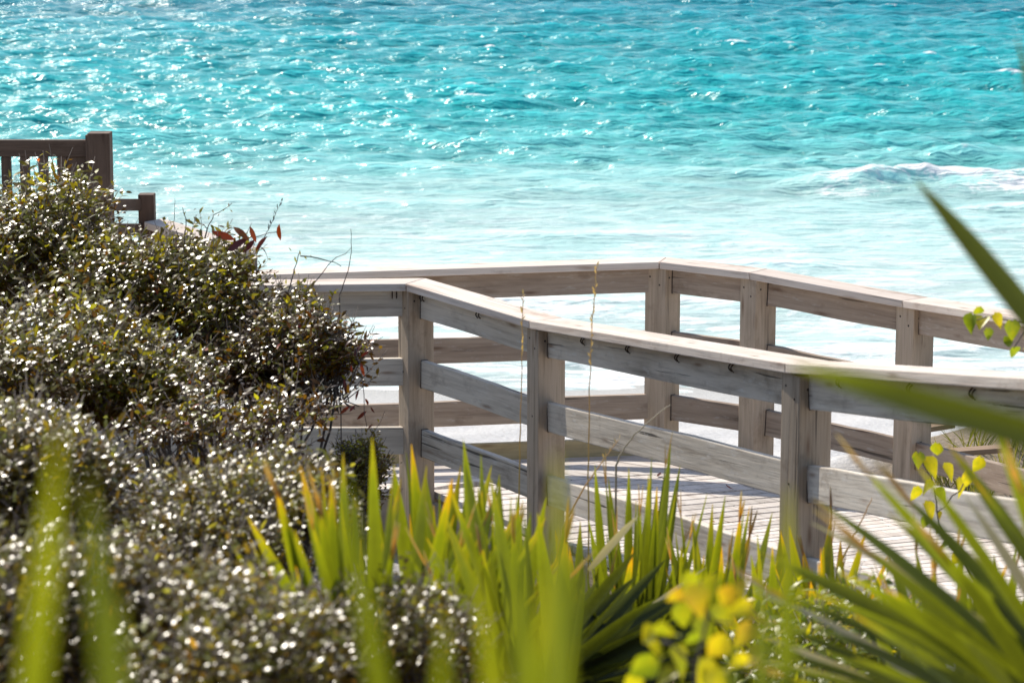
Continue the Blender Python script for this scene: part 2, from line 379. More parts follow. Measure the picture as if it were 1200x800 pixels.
# ------------------------------------------------------------------ sea
def build_sea():
    xs = axis(-26, 30, 0.13, (-5000, 5000), 1.25)
    ys = [41.0]; s = 0.11
    while ys[-1] < 175: ys.append(ys[-1] + 0.11 + max(0, ys[-1] - 62) * 0.0022)
    s = ys[-1] - ys[-2]
    while ys[-1] < 7000: s *= 1.25; ys.append(ys[-1] + s)
    ys = np.array(ys)
    X, Y = np.meshgrid(xs, ys)
    H = np.zeros_like(X); DX = np.zeros_like(X); DY = np.zeros_like(X)
    dy = np.gradient(ys)[:, None]; dx = np.gradient(xs)[None, :]
    g = np.random.default_rng(3)
    off = sstep(60, 82, Y + 1.5 * np.sin(X * 0.13))
    for k in range(90):
        lam = 0.65 * (7.0 / 0.65) ** (g.random() ** 1.15)
        th = g.normal(-0.15, 0.5) 
        kx, ky = math.sin(th) * 2 * math.pi / lam, -math.cos(th) * 2 * math.pi / lam
        a = 0.0122 * lam ** 0.58 * g.uniform(0.6, 1.3)
        fade = sstep(2.2, 4.5, lam / dy) * sstep(2.2, 4.5, lam / dx)
        c0 = 0.24 if lam < 4 else 0.12; calm = c0 + (1 - c0) * off
        grp = 0.65 + 0.55 * np.sin(X * 2 * math.pi / (lam * g.uniform(5, 9)) + Y * 2 * math.pi / (lam * g.uniform(4, 8)) + g.uniform(0, 6.28))
        ph = kx * X + ky * Y + g.uniform(0, 6.28)
        A = a * fade * calm * grp
        H += A * np.cos(ph); DX -= A * math.sin(th) * np.sin(ph); DY += A * math.cos(th) * np.sin(ph)
    crest = H.copy()
    foam = np.zeros_like(X)
    def breaker(y0, x0, x1, h, wid, slope=0.0, amp=0.5, fo=1.0, sd=1):
        gg = np.random.default_rng(sd)
        yc = y0 + slope * (X - x0) + amp * np.sin(X * 0.55 + sd) + 0.3 * amp * np.sin(X * 1.9 + 2 * sd)
        en = sstep(x0 - 1.2, x0 + 2.0, X) * sstep(x1 + 1.5, x1 - 2.0, X)
        mod = 0.72 + 0.28 * np.sin(X * 1.1 + sd) * np.sin(X * 0.37 + 1.3 * sd)
        t = (Y - yc) / wid
        prof = np.where(t < 0, np.exp(-(t / 0.45) ** 2), np.exp(-(t / 1.6) ** 2))
        nonlocal H, foam, crest
        jag = 0.30 * np.sin(X * 4.3 + 1.7 * Y + sd) + 0.24 * np.sin(X * 9.1 - 2.3 * Y) + 0.2 * np.sin(X * 15.7 + 3.1 * Y + 2 * sd) * np.sin(X * 2.2)
        mod = mod * (1 + 0.32 * jag * np.exp(-((t - 0.1) / 0.8) ** 2))
        H = H + h * en * mod * prof; crest = crest + 1.1 * h * en * prof
        rag = 0.5 * np.sin(X * 3.1 + sd) + 0.35 * np.sin(X * 7.7 + Y * 2 + sd) + 0.3 * np.sin(X * 1.3)
        top = np.exp(-((t - 0.25) / (0.55 + 0.12 * rag)) ** 2) * np.clip(0.75 + 0.5 * rag, 0, 1)
        front = 0.85 * np.exp(-((t + 1.5 + 0.4 * rag) / 1.1) ** 2) * np.clip(0.7 + 0.45 * np.sin(X * 0.9 + sd * 2) , 0, 1)
        foam = np.maximum(foam, fo * en * np.clip(top + front * fo, 0, 1))
    breaker(70.2, 7.0, 30, 0.36, 0.75, -0.02, 0.35, 1.0, 1)
    breaker(64.8, 9.6, 26, 0.22, 0.5, 0.0, 0.3, 0.55, 2)
    breaker(56.6, 2.4, 6.6, 0.26, 0.6, 0.01, 0.25, 0.8, 3)
    breaker(61.0, -1.0, 4.5, 0.14, 0.7, 0.03, 0.3, 0.35, 4)
    breaker(66.0, -9, 2.0, 0.12, 0.8, 0.02, 0.3, 0.25, 5)
    breaker(86.5, -5.6, -1.9, 0.20, 0.8, 0.02, 0.25, 0.25, 6)
    breaker(52.0, -12, 22, 0.12, 0.6, 0.0, 0.5, 0.8, 7)
    breaker(48.0, -14, 24, 0.08, 0.5, 0.0, 0.6, 0.9, 8)
    breaker(45.6, -14, 24, 0.05, 0.5, 0.0, 0.6, 0.9, 9)
    cs = crest / np.maximum(0.02, np.std(crest[(ys > 85) & (ys < 130)][:, 100:300]))
    foam = np.maximum(foam, np.clip((cs - 2.3) * 0.9, 0, 1) * off)
    me = grid_mesh('sea', xs, ys, (X + DX * 0.55, Y + DY * 0.55, H))
    a = me.attributes.new('foam', 'FLOAT', 'POINT'); a.data.foreach_set('value', foam.astype(np.float32).ravel())
    a = me.attributes.new('crest', 'FLOAT', 'POINT'); a.data.foreach_set('value', cs.astype(np.float32).ravel())
    return me
def sea_mat():
    m, nt = newmat('turquoise_sea_water')
    g = N(nt, 'ShaderNodeNewGeometry'); sp = N(nt, 'ShaderNodeSeparateXYZ'); L(nt, g.outputs['Position'], sp.inputs[0])
    pos = g.outputs['Position']
    vl = mapping(nt, pos, (0.05, 0.16, 0)); big = noise(nt, vl, 1.0, 4, 0.6)
    vm = mapping(nt, pos, (0.35, 1.1, 0)); medn = noise(nt, vm, 1.0, 4, 0.6)
    yy = math_(nt, 'ADD', sp.outputs[1], math_(nt, 'MULTIPLY_ADD', big, 14.0, -7.0))
    yy = math_(nt, 'ADD', yy, math_(nt, 'MULTIPLY_ADD', medn, 13.0, -6.5))
    d = N(nt, 'ShaderNodeMapRange', i_From_Min=44.0, i_From_Max=164.0); L(nt, yy, d.inputs[0])
    c = ramp(nt, d.outputs[0], [(0.0, (0.66, 0.80, 0.75)), (0.08, (0.59, 0.79, 0.735)), (0.20, (0.44, 0.76, 0.70)), (0.265, (0.18, 0.65, 0.62)),
                                (0.36, (0.030, 0.52, 0.52)), (0.62, (0.010, 0.42, 0.46)), (0.92, (0.003, 0.215, 0.31))])
    cr = N(nt, 'ShaderNodeAttribute', attribute_name='crest')
    crm = ramp(nt, math_(nt, 'MULTIPLY_ADD', cr.outputs['Fac'], 0.16, 0.5), [(0.2, 0.75), (0.5, 0.95), (0.85, 1.3)])  # crests brighter, troughs darker: light through thin crests painted into the colour
    c2 = mixc(nt, 1.0, c.outputs[0], crm.outputs[0], 'MULTIPLY')
    stk = noise(nt, mapping(nt, pos, (0.30, 2.6, 0)), 1.0, 5, 0.65, 0.6)
    c2 = mixc(nt, 1.0, c2, ramp(nt, stk, [(0.3, 0.80), (0.5, 0.98), (0.7, 1.12)]).outputs[0], 'MULTIPLY')
    pat = noise(nt, mapping(nt, pos, (0.035, 0.13, 0)), 1.0, 4, 0.6, 0.5)
    c2 = mixc(nt, 1.0, c2, ramp(nt, pat, [(0.32, 0.78), (0.5, 1.0), (0.68, 1.12)]).outputs[0], 'MULTIPLY')
    # foam: breakers, ragged lace near the shore, specks far out
    fa = N(nt, 'ShaderNodeAttribute', attribute_name='foam')
    fn = noise(nt, mapping(nt, pos, (2.2, 4.0, 0)), 1.0, 7, 0.78, 1.0)
    fm = math_(nt, 'ADD', math_(nt, 'MULTIPLY', fa.outputs['Fac'], 1.1), math_(nt, 'MULTIPLY_ADD', fn, 2.6, -1.6))
    f1 = ramp(nt, fm, [(0.05, 0.0), (0.45, 0.97)]).outputs[0]
    ln = noise(nt, mapping(nt, pos, (0.55, 1.5, 0)), 1.0, 7, 0.72, 1.2)
    lace = ramp(nt, ln, [(0.485, 0.0), (0.575, 1.0)]).outputs[0]
    near = N(nt, 'ShaderNodeMapRange', i_From_Min=70.0, i_From_Max=47.0, i_To_Min=0.0, i_To_Max=0.95); L(nt, sp.outputs[1], near.inputs[0])
    f2 = math_(nt, 'MULTIPLY', lace, near.outputs[0])
    f = math_(nt, 'MAXIMUM', f1, f2)
    c3 = mixc(nt, f, c2, (0.95, 0.95, 0.94))
    p = N(nt, 'ShaderNodeBsdfPrincipled'); L(nt, c3, p.inputs['Base Color'])
    p.inputs['IOR'].default_value = 1.33; p.inputs['Specular IOR Level'].default_value = 0.5
    L(nt, math_(nt, 'MULTIPLY_ADD', f, 0.5, 0.20), p.inputs['Roughness'])
    r1 = noise(nt, mapping(nt, pos, (0.9, 2.8, 0)), 1.0, 3, 0.55)
    r2 = noise(nt, mapping(nt, pos, (2.3, 9.5, 0)), 1.0, 2, 0.5)
    calm = N(nt, 'ShaderNodeMapRange', i_From_Min=56.0, i_From_Max=84.0, i_To_Min=0.6, i_To_Max=1.0); L(nt, sp.outputs[1], calm.inputs[0])
    h = math_(nt, 'MULTIPLY', math_(nt, 'ADD', r1, math_(nt, 'MULTIPLY', r2, 0.33)), calm.outputs[0])
    L(nt, bump(nt, h, 1.0, 0.30), p.inputs['Normal'])
    out(nt, p.outputs[0]); return m
tag(link('sea', build_sea(), sea_mat()), kind='structure')

# ------------------------------------------------------------------ boardwalk
CT = 0.038                               # cap board thickness
nL = Vector((-2.6, 14.0, CAM.z - 2.31)); nA = at(487, 329, 14.3); nB = at(640, 374, 13.4); nC = at(946, 424, 10.65)
nR = nC + Vector((0.60, -2.35, 0.40))
fG = at(150, 324, 15.4); fD = at(777, 304, 15.6); fE = at(889, 317, 15.25); fF = at(1073, 350, 14.65)
fS = fF + Vector((1.05, -2.9, 0.27)); fT = fS + Vector((0.62, -2.2, 0.36))
DECKH = 1.08
def dk(v): return v - Vector((0, 0, DECKH))

def railing(root, pts, rots, mats, capw, clips=None, post_idx=None, gfun=gz, levels=(0.108, 0.463, 0.818), skip=(), brackets=True):
    mrail, mpost, mcap = mats
    n = len(pts)
    # mitred cap boards
    def side(i):
        a = pts[max(i - 1, 0)]; b = pts[i]; c = pts[min(i + 1, n - 1)]
        d1 = (b - a) if i > 0 else (c - b); d2 = (c - b) if i < n - 1 else (b - a)
        d1 = Vector((d1.x, d1.y, 0)).normalized(); d2 = Vector((d2.x, d2.y, 0)).normalized()
        n1 = Vector((-d1.y, d1.x, 0)); n2 = Vector((-d2.y, d2.x, 0)); m = (n1 + n2).normalized()
        return m / max(0.5, m.dot(n1))
    lo = Vector((0, 0, -CT))
    for i in range(n - 1):
        s0, s1 = side(i) * capw / 2, side(i + 1) * capw / 2
        a, b = pts[i] + lo, pts[i + 1] + lo
        e = (b - a).normalized() * 0.0025
        prism('cap_board', [a + s0 + e, b + s1 - e, b - s1 - e, a - s0 + e], CT, mcap, root)
        hd = Vector((b.x - a.x, b.y - a.y, 0)).normalized()
        for k, lv in enumerate(levels):
            if (i, k) in skip: continue
            dz = Vector((0, 0, -lv))
            g = 0.062
            sl = (b - a) / (Vector((b.x - a.x, b.y - a.y, 0)).length)
            p = pts[i] + dz + sl * g; q = pts[i + 1] + dz - sl * g
            o = board('rail_board', p, q, 0.14, 0.038, mrail, root, bev=0.005)
            if brackets and i >= 1:              # dark hanger where the board meets its post
                e = (q - p).normalized()
                board('bracket', p + e * 0.009, p + e * 0.0145, 0.145, 0.042, METAL, root, bev=0.002)
    for i, p in enumerate(pts):
        z0 = gfun(p.x, p.y) - 0.25
        if rots[i] is None: continue
        a = R(rots[i]); up = Vector((math.sin(a), -math.cos(a), 0))
        board('post', Vector((p.x, p.y, z0)), Vector((p.x, p.y, p.z - CT - 0.001)), 0.14, 0.14, mpost, root, up=up, bev=0.006)
        sdv = Vector((-up.y, up.x, 0))
        for fc, tn in ((up, sdv), (-sdv, up)):
            for u_, z_ in ((-0.035, -0.09), (0.03, -0.13), (0.0, -0.46)):
                c_ = Vector((p.x, p.y, p.z + z_)) + tn * u_ + fc * 0.0695
                sb = MB(); sb.tube([c_, c_ + fc * 0.0022], 0.0055, 0.0050, 8); sb.build('screw', METAL, root)

near = empty('boardwalk_railing', Vector((nB.x, nB.y, gz(nB.x, nB.y))), 'nearer weathered grey wooden boardwalk railing with three boards, pale sunlit cap and small dark clips', 'railing', 'boardwalk railings')
railing(near, [nL, nA, nB, nC, nR], [0, 23.5, 22, 23.6, 20], (W_RAIL, W_POST, W_CAP), 0.178)
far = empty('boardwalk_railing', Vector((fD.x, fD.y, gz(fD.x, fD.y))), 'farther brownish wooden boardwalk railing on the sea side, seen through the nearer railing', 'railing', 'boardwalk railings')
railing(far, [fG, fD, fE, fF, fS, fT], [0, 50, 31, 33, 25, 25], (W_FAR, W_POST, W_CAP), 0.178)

# cable clips under the nearer cap: two bent dark staples each
def clip(p, d, outw):
    mb = MB()
    for s in (-0.011, 0.011):
        c = p + d * s
        arc = [c + outw * (0.004 + 0.012 * math.sin(t)) + Vector((0, 0, 0.016 - 0.034 * t / math.pi)) for t in [math.pi * j / 6 for j in range(7)]]
        mb.tube(arc, 0.0034, 0.0034, 6)
    return mb.build('clip', METAL, near)
def on_rail(a, b, px):
    u = (px - 600) / FPX
    lo, hi = 0.0, 1.0
    def su(t):
        v = a.lerp(b, t) - CAM; return v.x / (v.y * CP - v.z * SP)
    for _ in range(40):
        m = (lo + hi) / 2
        if su(m) < u: lo = m
        else: hi = m
    return a.lerp(b, lo)
for a, b, pxs in ((nL, nA, (462, )), (nA, nB, (500, 566)), (nB, nC, (690, 743, 801, 865)), (nC, nR, (992, 1076, 1150))):
    d = Vector((b.x - a.x, b.y - a.y, 0)).normalized(); o = Vector((d.y, -d.x, 0))
    if o.y > 0: o = -o
    for px in pxs:
        clip(on_rail(a, b, px) + Vector((0, 0, -CT - 0.028)) + o * 0.0192, d, o)

# deck
deck = empty('boardwalk_deck', dk((nB + fF) / 2), 'sun bleached plank walkway deck running between the two railings', 'boardwalk')
def plank(quad, parent=deck):
    q = [v + Vector((0, 0, random.uniform(-0.002, 0.002))) for v in quad]
    return prism('plank', q, 0.036, W_DECK, parent, 0.004)
IN = 0.0
nd = [dk(v) - Vector((0, 0, 0.036)) for v in (nL, nA, nB, nC, nR)]; fd = [dk(v) - Vector((0, 0, 0.036)) for v in (fG, fD, fE, fF, fS, fT)]
def shrink(a, b, m=0.075):
    d = (b - a).normalized(); return a + d * m, b - d * m
# left bay: long planks along the walk, from the nearer edge to the farther one
NP = 10
a0, a3 = shrink(nd[0], fd[0]); m1, m2 = shrink(nd[1], fd[1]); w1, w2 = shrink(nd[1], fd[2])
for i in range(NP):
    f0, f1 = (i + 0.03) / NP, (i + 0.97) / NP
    s0, s1 = a0.lerp(a3, f0), a0.lerp(a3, f1); e0, e1 = m1.lerp(m2, f0), m1.lerp(m2, f1)
    plank([s0, e0, e1, s1])
    k0, k1 = w1.lerp(w2, f0), w1.lerp(w2, f1); up2 = Vector((0, 0, 0.0))
    if (k0 - e0).length > 0.12:
        d0 = (k0 - e0).normalized() * 0.004; d1 = (k1 - e1).normalized() * 0.004
        plank([e0 + d0, k0 - d0, k1 - d1, e1 + d1])
# fill the wedge under the far corner post
def cross_planks(n0, f0, n1, f1, wdt):
    ln = ((n1 - n0).length + (f1 - f0).length) / 2; k = max(1, round(ln / wdt))
    for i in range(k):
        j = 0.0055 / ln * random.uniform(0.7, 1.5)
        t0, t1 = i / k + j, (i + 1) / k - j
        a, d = shrink(n0.lerp(n1, t0), f0.lerp(f1, t0)); b, c = shrink(n0.lerp(n1, t1), f0.lerp(f1, t1))
        ex = random.uniform(-0.008, 0.008); dv = (d - a).normalized() * ex
        plank([a + dv, b + dv, c, d])
cross_planks(nd[1], fd[2], nd[2], fd[3], 0.092)
cross_planks(nd[2], fd[3], nd[3], fd[4], 0.092)
cross_planks(nd[3], fd[4], nd[4], fd[5], 0.092)
# stringers below the planks and the low kerb board of the left bay
for e in (nd, fd):
    for a, b in zip(e[:-1], e[1:]):
        dz = Vector((0, 0, -0.115)); inw = Vector((0.0, 0.09 if e is nd else -0.09, 0))
        board('joist', a + dz + inw, b + dz + inw, 0.2, 0.045, W_POST, deck)
kz = Vector((0, -0.085, 0.036 + 0.055))
board('kerb_board', fd[0] + kz, fd[1] + kz + Vector((0.02, 0, 0)), 0.10, 0.04, W_KERB, deck)
kz2 = Vector((-0.06, -0.06, 0.036 + 0.05))
board('kerb_board', fd[1] + kz2 + Vector((0.12, -0.08, 0)), fd[2] + kz2, 0.09, 0.04, W_KERB, deck)

# upper landing railing (dark brown) and stair railing on the left
T1 = at(117, 155, 15.2); T0 = at(-160, 155, 15.2); S1 = at(172, 227, 15.9)
land = empty('landing_railing', Vector((T1.x, T1.y, gz(T1.x, T1.y))), 'dark brown railing with upright balusters and thick end post above the shrubs at left', 'railing')
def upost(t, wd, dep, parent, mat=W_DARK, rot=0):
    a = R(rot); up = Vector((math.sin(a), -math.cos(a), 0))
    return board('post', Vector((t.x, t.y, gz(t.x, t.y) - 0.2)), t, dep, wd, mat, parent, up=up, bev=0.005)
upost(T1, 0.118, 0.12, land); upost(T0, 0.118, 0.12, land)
bx = Vector((0.008 - 0.1, 0, 0))
yo = Vector((0, 0.0, 0))
wt = Vector((T1.x - 0.066, T1.y, T1.z - 0.012))
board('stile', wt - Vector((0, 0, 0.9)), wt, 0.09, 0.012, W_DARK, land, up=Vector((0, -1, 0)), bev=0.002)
zt = at(50, 164, 15.2).z; zb = at(50, 184, 15.2).z
a = Vector((T0.x, T0.y, (zt + zb) / 2)); b = Vector((T1.x - 0.073, T1.y, (zt + zb) / 2))
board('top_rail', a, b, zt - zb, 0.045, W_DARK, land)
pa = at(77, 164, 15.2).x; 
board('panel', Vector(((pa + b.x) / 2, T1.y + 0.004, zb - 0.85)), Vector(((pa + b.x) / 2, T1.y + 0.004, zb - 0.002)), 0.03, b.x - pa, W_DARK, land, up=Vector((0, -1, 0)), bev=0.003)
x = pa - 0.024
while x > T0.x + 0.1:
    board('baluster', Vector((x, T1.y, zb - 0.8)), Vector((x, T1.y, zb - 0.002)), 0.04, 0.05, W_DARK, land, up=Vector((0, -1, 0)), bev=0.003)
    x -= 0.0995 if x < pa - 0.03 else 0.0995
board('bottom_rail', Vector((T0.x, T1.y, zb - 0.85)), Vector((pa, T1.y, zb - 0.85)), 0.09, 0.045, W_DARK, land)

stair = empty('stair_railing', Vector((S1.x, S1.y, gz(S1.x, S1.y))), 'short dark stair post with low rail and pale cap sloping down behind the shrubs', 'railing')
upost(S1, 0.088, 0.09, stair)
for y0, y1 in ((233, 247), (262, 276)):
    a = at(131, (y0 + y1) / 2, 15.5); b = at(164, (y0 + y1) / 2, 15.9)
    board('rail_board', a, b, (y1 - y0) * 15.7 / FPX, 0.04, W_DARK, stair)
c0 = at(180, 266, 15.9); c1 = at(292, 300, 15.6)
dd = (c1 - c0); hn = Vector((-dd.y, dd.x, 0)).normalized() * 0.085
prism('cap_board', [c0 - hn, c1 - hn, c1 + hn, c0 + hn], 0.04, W_CAP, stair)
board('rail_board', c0 + Vector((0, 0, -0.075)), c1 + Vector((0, 0, -0.075)), 0.14, 0.04, W_FAR, stair)
board('post', Vector((c1.x - 0.02, c1.y - 0.001, gz(c1.x, c1.y) - 0.2)), c1 + Vector((-0.02, -0.001, -0.004)), 0.12, 0.12, W_FAR, stair, up=Vector((0, -1, 0)), bev=0.005)

# ------------------------------------------------------------------ shrubs
def leaf_cloud(P, D, Nn, Ln, Wd, T):
    """vectorised leaves: base points, directions, normals, lengths, widths, tints -> verts, faces, tints"""
    D = D / np.linalg.norm(D, axis=1, keepdims=True)
    S = np.cross(D, Nn); S /= np.maximum(1e-6, np.linalg.norm(S, axis=1, keepdims=True)); Nn = np.cross(S, D)
    n = len(P); Ln = Ln[:, None]; Wd = Wd[:, None]
    rows = []
    for f, ww in ((0.0, 0.0), (0.3, 0.86), (0.66, 0.8), (1.0, 0.0)):
        c = P + D * Ln * f - Nn * Ln * (0.20 * f * f - 0.06 * f)
        if ww == 0: rows.append(c)
        else: rows.append(c - S * Wd * ww * 0.5 + Nn * Wd * 0.1); rows.append(c + S * Wd * ww * 0.5 + Nn * Wd * 0.1)
    V = np.stack(rows, 1).reshape(-1, 3)
    b = np.arange(n)[:, None] * 6
    tri = np.concatenate([b + np.array([[0, 2, 1]]), b + np.array([[3, 4, 5]])])
    quad = b + np.array([[1, 2, 4, 3]])
    return V, tri, quad, np.repeat(T, 6)
def np_mesh(name, V, tri, quad, T):
    me = bpy.data.meshes.new(name)
    me.vertices.add(len(V)); me.vertices.foreach_set('co', V.astype(np.float32).ravel())
    loops = np.concatenate([tri.ravel(), quad.ravel()]).astype(np.int32)
    me.loops.add(len(loops)); me.loops.foreach_set('vertex_index', loops)
    ls = np.concatenate([np.arange(len(tri)) * 3, len(tri) * 3 + np.arange(len(quad)) * 4]).astype(np.int32)
    lt = np.concatenate([np.full(len(tri), 3), np.full(len(quad), 4)]).astype(np.int32)
    me.polygons.add(len(ls)); me.polygons.foreach_set('loop_start', ls); me.polygons.foreach_set('loop_total', lt)
    me.update(calc_edges=True); me.polygons.foreach_set('use_smooth', np.ones(len(ls), dtype=bool))
    a = me.attributes.new('tint', 'FLOAT', 'POINT'); a.data.foreach_set('value', T.astype(np.float32))
    return me
def shrub(name, label, c, r, ntw, leaf=0.032, wid=0.42, mat=LEAF, group='shrubs on the dune', dark=0.0, gaps=0.5, spikes=0, seed=0, up=0.55):
    g = np.random.default_rng(100 + seed); rnd = random.Random(seed)
    root = empty(name, Vector((c.x, c.y, gz(c.x, c.y))), label, 'shrub', group)
    ctr = np.array(c); rr = np.array(r)
    # lumpy ellipsoid: sub-crowns give it an uneven outline and dark gaps
    nsub = 11
    sub = []
    for k in range(nsub):
        d = g.normal(size=3); d /= np.linalg.norm(d); d[2] = abs(d[2]) * 0.9 - 0.15
        sub.append((ctr + d * rr * g.uniform(0.35, 0.72), g.uniform(0.24, 0.46)))
    sub.append((ctr, 0.62))
    base = np.array(root.location)
    twP = []; twD = []
    mb = MB()
    for sc_, sr in sub:
        st = Vector(base) + Vector((rnd.uniform(-.1, .1), rnd.uniform(-.1, .1), -0.05)); en = Vector(sc_)
        mb.tube(curve(st, en, 0, 6, 0.03), 0.012, 0.004, 5)
    cnt = 0
    P = []; D = []; NN = []; LL = []; WW = []; TT = []
    w8 = np.array([s[1] ** 2 for s in sub]); w8 /= w8.sum()
    for t in range(int(ntw * 1.35)):
        k = g.choice(len(sub), p=w8); sc_, sr = sub[k]
        d = g.normal(size=3); d /= np.linalg.norm(d)
        if d[2] < -0.3: d[2] = -d[2]
        rad = g.uniform(0.55, 1.0) ** 0.6
        p = sc_ + d * rr * sr * rad
        gd = d * np.array([1, 1, 0.8]) + np.array([0, 0, up]) + g.normal(size=3) * 0.3; gd /= np.linalg.norm(gd)
        ln = g.uniform(2.0, 5.2) * leaf
        nl = int(g.integers(6, 12)); tsz = g.uniform(0.6, 1.35)
        q3 = (p - ctr) / leaf * 0.12
        if math.sin(q3[0] * 1.7 + seed) + math.sin(q3[1] * 1.4 + 2 * seed) + math.sin(q3[2] * 2.3 + q3[0] * 0.9) < -0.55: continue
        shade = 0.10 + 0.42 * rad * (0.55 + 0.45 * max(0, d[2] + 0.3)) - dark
        if rnd.random() < 0.45:
            mb.tube([Vector(p - gd * ln * 1.1), Vector(p), Vector(p + gd * ln * 1.15)], 0.0028, 0.0012, 3)
        for j in range(nl):
            f = j / nl; an = 2.4 * j + t
            u = np.cross(gd, [0.3, 0.5, 0.8]); u /= np.linalg.norm(u); v = np.cross(gd, u)
            ld = gd * g.uniform(0.35, 0.9) + (u * math.cos(an) + v * math.sin(an)) * 0.9
            glint = g.random() < 0.52                # about half the leaves tilt between sun and camera to glint, the rest hang any way
            nn = (np.array([-0.36, -0.42, 1.0]) + g.normal(size=3) * 0.20) if glint else (np.array([-0.1, -0.2, 0.8]) + g.normal(size=3) * 0.6)
            nn /= np.linalg.norm(nn); ld = ld / np.linalg.norm(ld); ld = ld - (0.85 if glint else 0.4) * (ld @ nn) * nn
            P.append(p + gd * ln * f); D.append(ld); NN.append(nn)
            LL.append(leaf * tsz * g.uniform(0.65, 1.25)); WW.append(leaf * wid * g.uniform(0.75, 1.25))
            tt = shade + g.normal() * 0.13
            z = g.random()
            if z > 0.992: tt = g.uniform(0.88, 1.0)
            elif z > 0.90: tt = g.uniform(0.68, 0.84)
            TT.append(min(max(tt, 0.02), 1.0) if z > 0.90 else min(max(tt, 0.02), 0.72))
    for k in range(spikes):                    # bare leafy shoots standing clear of the crown
        d = Vector((rnd.uniform(-0.8, 0.8), rnd.uniform(-0.6, 0.3), 1.0)).normalized()
        sx = rnd.uniform(-0.75, 0.75)
        p0 = Vector(ctr + rr * np.array([sx, rnd.uniform(-0.4, 0.4), math.sqrt(max(0.1, 1 - sx * sx)) * 0.78])); l = rnd.uniform(0.08, 0.22)
        p1 = p0 + d * l
        mb.tube(curve(p0, p1, 0, 4, 0.006), 0.0022, 0.001, 4)
        for j in range(9):
            f = 0.1 + 0.9 * j / 9; an = 2.4 * j
            u = d.orthogonal().normalized(); v = d.cross(u)
            ld = d * 0.6 + (u * math.cos(an) + v * math.sin(an)) * 0.8
            P.append(np.array(p0.lerp(p1, f))); D.append(np.array(ld)); NN.append(np.array([0, 0, 1.0]) + g.normal(size=3) * 0.3)
            LL.append(leaf * g.uniform(0.7, 1.1)); WW.append(leaf * wid); TT.append(g.uniform(0.3, 0.62))
    V, tri, quad, T = leaf_cloud(np.array(P), np.array(D), np.array(NN), np.array(LL), np.array(WW), np.array(TT))
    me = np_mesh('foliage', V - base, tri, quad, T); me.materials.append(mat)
    o = bpy.data.objects.new('foliage', me); col.objects.link(o); o.parent = root
    mb.build('stem', BARK, root)
    return root
SH = [
 ('glossy shrub in front of the dark brown railing with balusters', at(15, 345, 12.2), (0.58, 0.7, 0.46), 1350, 0.042, LEAF, 0.02, 14),
 ('glossy shrub below the pale sloping stair cap', at(195, 378, 12.0), (0.50, 0.6, 0.35), 1200, 0.040, LEAF, 0.02, 8),
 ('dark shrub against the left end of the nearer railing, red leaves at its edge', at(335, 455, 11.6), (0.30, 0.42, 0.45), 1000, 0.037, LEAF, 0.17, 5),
 ('glossy shrub at the left edge, below the one before the brown railing', at(70, 470, 10.2), (0.55, 0.6, 0.34), 1250, 0.038, LEAF, 0.05, 4),
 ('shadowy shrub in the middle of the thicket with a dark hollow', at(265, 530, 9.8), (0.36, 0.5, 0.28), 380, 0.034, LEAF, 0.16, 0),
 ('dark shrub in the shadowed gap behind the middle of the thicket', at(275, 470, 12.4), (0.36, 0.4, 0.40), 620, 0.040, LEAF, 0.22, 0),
 ('silvery small leaved shrub behind the left palmetto tips', at(420, 575, 11.3), (0.13, 0.2, 0.22), 330, 0.022, LEAF_SILVER, 0.05, 3),
 ('silvery shrub at the left edge behind the leftmost blurred palmetto', at(30, 600, 7.0), (0.34, 0.45, 0.24), 950, 0.030, LEAF_SILVER, 0.05, 0),
 ('silvery shrub sparkling in the sun left of the yellow tipped palmetto', at(275, 645, 6.8), (0.36, 0.45, 0.22), 1100, 0.026, LEAF_SILVER, 0.03, 0),
 ('low yellow green leafy shrub under the long blurred fronds at lower right', at(985, 790, 7.4), (0.32, 0.35, 0.13), 230, 0.036, VINE, 0.02, 4),
 ('blurred silvery shrub in the bottom left corner', at(40, 760, 4.9), (0.27, 0.35, 0.20), 800, 0.026, LEAF_SILVER, 0.03, 0),
 ('blurred silvery shrub at the bottom edge between the two left blurred palmettos', at(225, 795, 4.8), (0.24, 0.35, 0.18), 800, 0.024, LEAF_SILVER, 0.03, 0),
 ('blurred silvery shrub at the bottom edge under the yellow tipped palmetto', at(440, 800, 5.3), (0.22, 0.3, 0.24), 420, 0.022, LEAF_SILVER, 0.03, 0),
]
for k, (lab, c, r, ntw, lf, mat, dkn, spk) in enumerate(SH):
    shrub('shrub', lab, c, r, ntw, lf, 0.40, mat, dark=dkn, spikes=spk, seed=k + 1)

